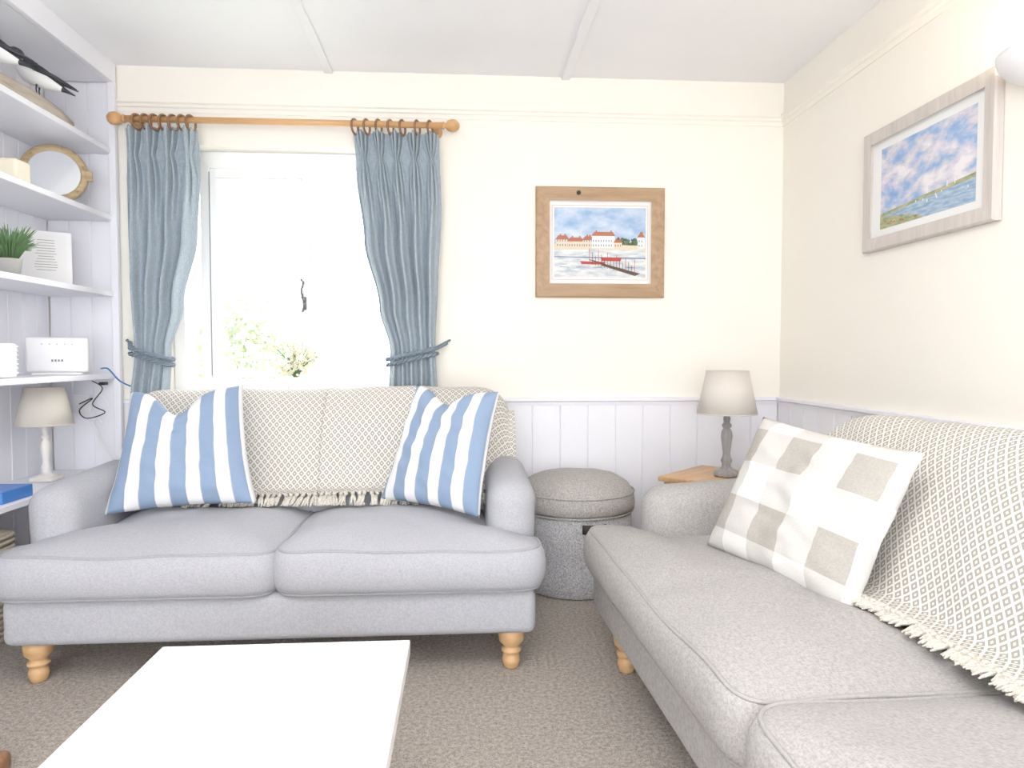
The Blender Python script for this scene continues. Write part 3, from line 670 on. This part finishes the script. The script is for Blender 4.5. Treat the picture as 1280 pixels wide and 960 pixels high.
# ------------------------------------------------------------------ shelf contents
BD=empty('bird_ornament')
b=MB(); b.tube([(-1.89,2.80,SZ[0]+.038),(-1.88,3.0,SZ[0]+.045),(-1.87,3.2,SZ[0]+.048),(-1.86,3.38,SZ[0]+.042),(-1.85,3.5,SZ[0]+.03)],[.036,.044,.047,.04,.02],10); b.build('driftwood',M_log,BD)
def bird(c,yaw,parent,nme,s=1):
    M=Matrix.Translation(c)@Matrix.Rotation(yaw,4,'Z')@Matrix.Scale(s,4)
    b=MB()
    pts=[(-.15,0,.02),(-.11,0,.04),(-.07,0,.06),(-.02,0,.085),(.03,0,.11),(.055,0,.135),(.068,0,.165),(.078,0,.187),(.094,0,.197),(.106,0,.197),(.116,0,.194),(.145,0,.185),(.165,0,.179)]
    rd=[(.004,.003),(.014,.010),(.028,.026),(.044,.044),(.046,.050),(.032,.036),(.020,.023),(.022,.023),(.023,.022),(.017,.017),(.006,.007),(.004,.005),(.001,.001)]
    P=catmull(pts,48); Rr=[tuple(q) for q in catmull(rd,48)]
    sides=16
    def mf(i,k):
        a=2*PI*(k+.5)/sides
        if i>38: return 0
        if i>28: return 0 if math.sin(a)>-.2 else 1
        if i<5: return 0
        return 1 if math.sin(a)<.45 else 0
    b.tube(P,Rr,sides,mfun=mf,M=M)
    for y in (-.018,.018): b.tube([(.0,y,.07),(.004,y,.03),(0,y,.0)],[.005,.003,.003],6,0,M=M); b.tube([(0,y,0),(.03,y,-.002)],[.003,.004],6,0,M=M)
    for y in (-1,1):
        b.tube([(-.16,y*.012,.045),(-.08,y*.034,.085),(0,y*.045,.118),(.03,y*.038,.130)],[(.003,.003),(.006,.009),(.007,.014),(.004,.006)],8,0,M=M)
    b.build(nme,[M_bb,M_bw],parent)
bird((-1.875,3.30,SZ[0]+.088),R(-168),BD,'bird_a',.95); bird((-1.885,3.03,SZ[0]+.09),R(-178),BD,'bird_b',.95)
PM=empty('porthole_mirror',(-1.945,3.53,SZ[1]+.150)); PM.rotation_euler=(R(-8),0,R(24))
b=MB(); Mx=Matrix.Rotation(PI/2,4,'X')
b.lathe([(.108,-.01),(.110,.014),(.116,.018),(.134,.016),(.142,.008),(.142,-.012),(.108,-.012)],segs=64,M=Mx)
b.f=b.f[:-2]; b.m=b.m[:-2]; b.s=b.s[:-2]
for k in range(6):
    a=2*PI*k/6+.3; b.lathe([(.008,0),(.007,.004),(.001,.006)],(.125*math.cos(a),.125*math.sin(a),.017),12,M=Mx)
b.box((.143,-.01,0),(.03,.02,.05),0,.004)
b.build('rim',M_brass,PM)
b=MB(); b.lathe([(.109,0),(.109,.008)],segs=64,M=Mx,smooth=False); b.build('glass',M_mirror,PM)
simple('candle_block',(-1.89,3.12,SZ[1]+.0505),(.10,.1,.1),M_cream,.01)
CF=empty('framed_card',(-1.975,3.50,SZ[2]+.132)); CF.rotation_euler=(R(-8),0,R(30))
b=MB(); b.box((0,0,0),(.21,.015,.26),0,.003); b.build('frame',M_plas,CF)
b=MB(); b.box((0,-.0085,0),(.165,.002,.225)); b.build('paper',M_mat,CF)
b=MB()
for i in range(12):
    wd=.1*random.uniform(.6,1); b.box((0,-.0098,.085-i*.013),(wd,.0006,.002))
b.build('text_lines',M_ink,CF)
PP=empty('potted_plant',(-1.895,3.10,SZ[2])); b=MB(); b.lathe([(.035,0),(.045,.07),(.047,.075),(.042,.075),(.04,.06)],segs=24); b.build('pot',M_pot,PP)
b=MB()
for i in range(300):
    a=random.random()*2*PI; r=random.uniform(.02,.11); h=random.uniform(.05,.14)
    p0=Vector((.02*math.cos(a),.02*math.sin(a),.06)); p2=Vector((r*math.cos(a),r*math.sin(a),.07+h)); p1=(p0+p2)/2+Vector((0,0,.03))
    b.tube([p0,p1,p2],[.0015,.0035,.0008],4)
b.build('foliage',M_green,PP)
RT=empty('router',(-1.905,3.45,SZ[3])); RT.rotation_euler=(0,0,R(20))
b=MB(); b.box((0,0,.095),(.25,.03,.165),0,.012,4); b.box((0,0,.0065),(.20,.07,.012),0,.004); b.build('body',M_plas,RT)
b=MB()
for k in range(5): b.box((-.06+k*.03,-.0155,.145),(.006,.001,.003))
for k in range(4): b.box((-.02+k*.013,-.0155,.068),(.008,.001,.010))
b.build('marks',M_ink,RT)
b=MB(); b.box((-1.885,2.96,SZ[3]+.071),(.12,.12,.14),0,.01)
for i in range(7): b.box((-1.885,2.96,SZ[3]+.02+i*.018),(.126,.126,.007),0,.002)
b.build('white_basket',M_plas)
CBL=empty('network_cables'); b=MB()
P=catmull([(-1.765,3.56,1.085),(-1.755,3.60,1.085),(-1.75,3.64,1.06),(-1.745,3.7,1.02),(-1.72,3.76,.99)],24); b.tube(P,.004,6); b.build('blue_lead',M_cable,CBL)
b=MB(); P=catmull([(-1.88,3.7,1.02),(-1.84,3.72,.98),(-1.89,3.72,.9),(-1.82,3.7,.86),(-1.91,3.7,.83),(-1.96,3.73,.87),(-1.89,3.72,.93),(-1.97,3.75,.9)],50); b.tube(P,.003,6); b.box((-1.84,3.73,1.005),(.035,.03,.016),0,.004); b.build('black_lead',M_black,CBL)
b=MB(); P=catmull([(-1.98,3.75,.86),(-1.88,3.7,.8),(-1.85,3.72,.7),(-1.81,3.72,.64),(-1.78,3.74,.59)],30); b.tube(P,.004,6); P=catmull([(-1.90,3.75,.88),(-1.83,3.7,.80),(-1.81,3.72,.88),(-1.85,3.72,.95)],30); b.tube(P,.003,6)
b.box((-1.97,3.775,.9),(.09,.02,.09),0,.004); b.build('white_lead',M_plas,CBL)
simple('blue_box',(-1.88,2.98,SZ[4]+.0255),(.13,.2,.05),M_blue,.003)
b=MB(); b.box((-1.96,2.85,.22),(.24,.3,.44),0,.03,3)
for i in range(18):
    z=.02+i*.0235; b.tube([(-1.96+.125*math.copysign(abs(math.cos(a))**.3,math.cos(a)),2.85+.155*math.copysign(abs(math.sin(a))**.3,math.sin(a)),z) for a in [2*PI*k/40 for k in range(40)]],.010,6,closed=True)
b.build('wicker_basket',M_basket)
b=MB(); b.box((-1.33,1.97,.03),(.16,.07,.06),0,.02,4); b.build('wooden_footstool_block',M_ringw)
# ------------------------------------------------------------------ lights
CL=empty('added_fill_light',(-.1,.7,ZC)); b=MB(); b.lathe([(.24,-.001),(.25,-.03),(.2,-.06),(.05,-.075)],segs=40); b.build('added_fixture',M_plas,CL)  # unseen fixture, added to carry the room's fill light
def area(name,loc,rot,size,e,col=(1,1,1),par=None):
    l=bpy.data.lights.new(name,'AREA'); l.energy=e; l.size=size; l.color=col; o=bpy.data.objects.new(name,l); bpy.context.collection.objects.link(o); o.location=loc; o.rotation_euler=rot
    if par: o.parent=par
    return o
area('fill_area',(0,0,-.1),(0,0,0),1.2,42,(1,.985,.96),CL)  # added soft fill from above, out of view
w=bpy.data.worlds.new('overcast'); bpy.context.scene.world=w; w.use_nodes=True; bg=w.node_tree.nodes['Background']; bg.inputs[0].default_value=(.96,.98,1,1); bg.inputs[1].default_value=10
sc_=bpy.context.scene
sc_.view_settings.view_transform='Standard'; sc_.view_settings.look='None'; sc_.view_settings.exposure=-.14; sc_.view_settings.gamma=1.17
cam=bpy.data.cameras.new('camera'); co=bpy.data.objects.new('camera',cam); bpy.context.collection.objects.link(co)
cam.sensor_width=36; cam.lens=24.75; cam.clip_start=.02; co.location=(0,0,H); co.rotation_euler=(R(90-2.28),0,R(-3.9)); sc_.camera=co
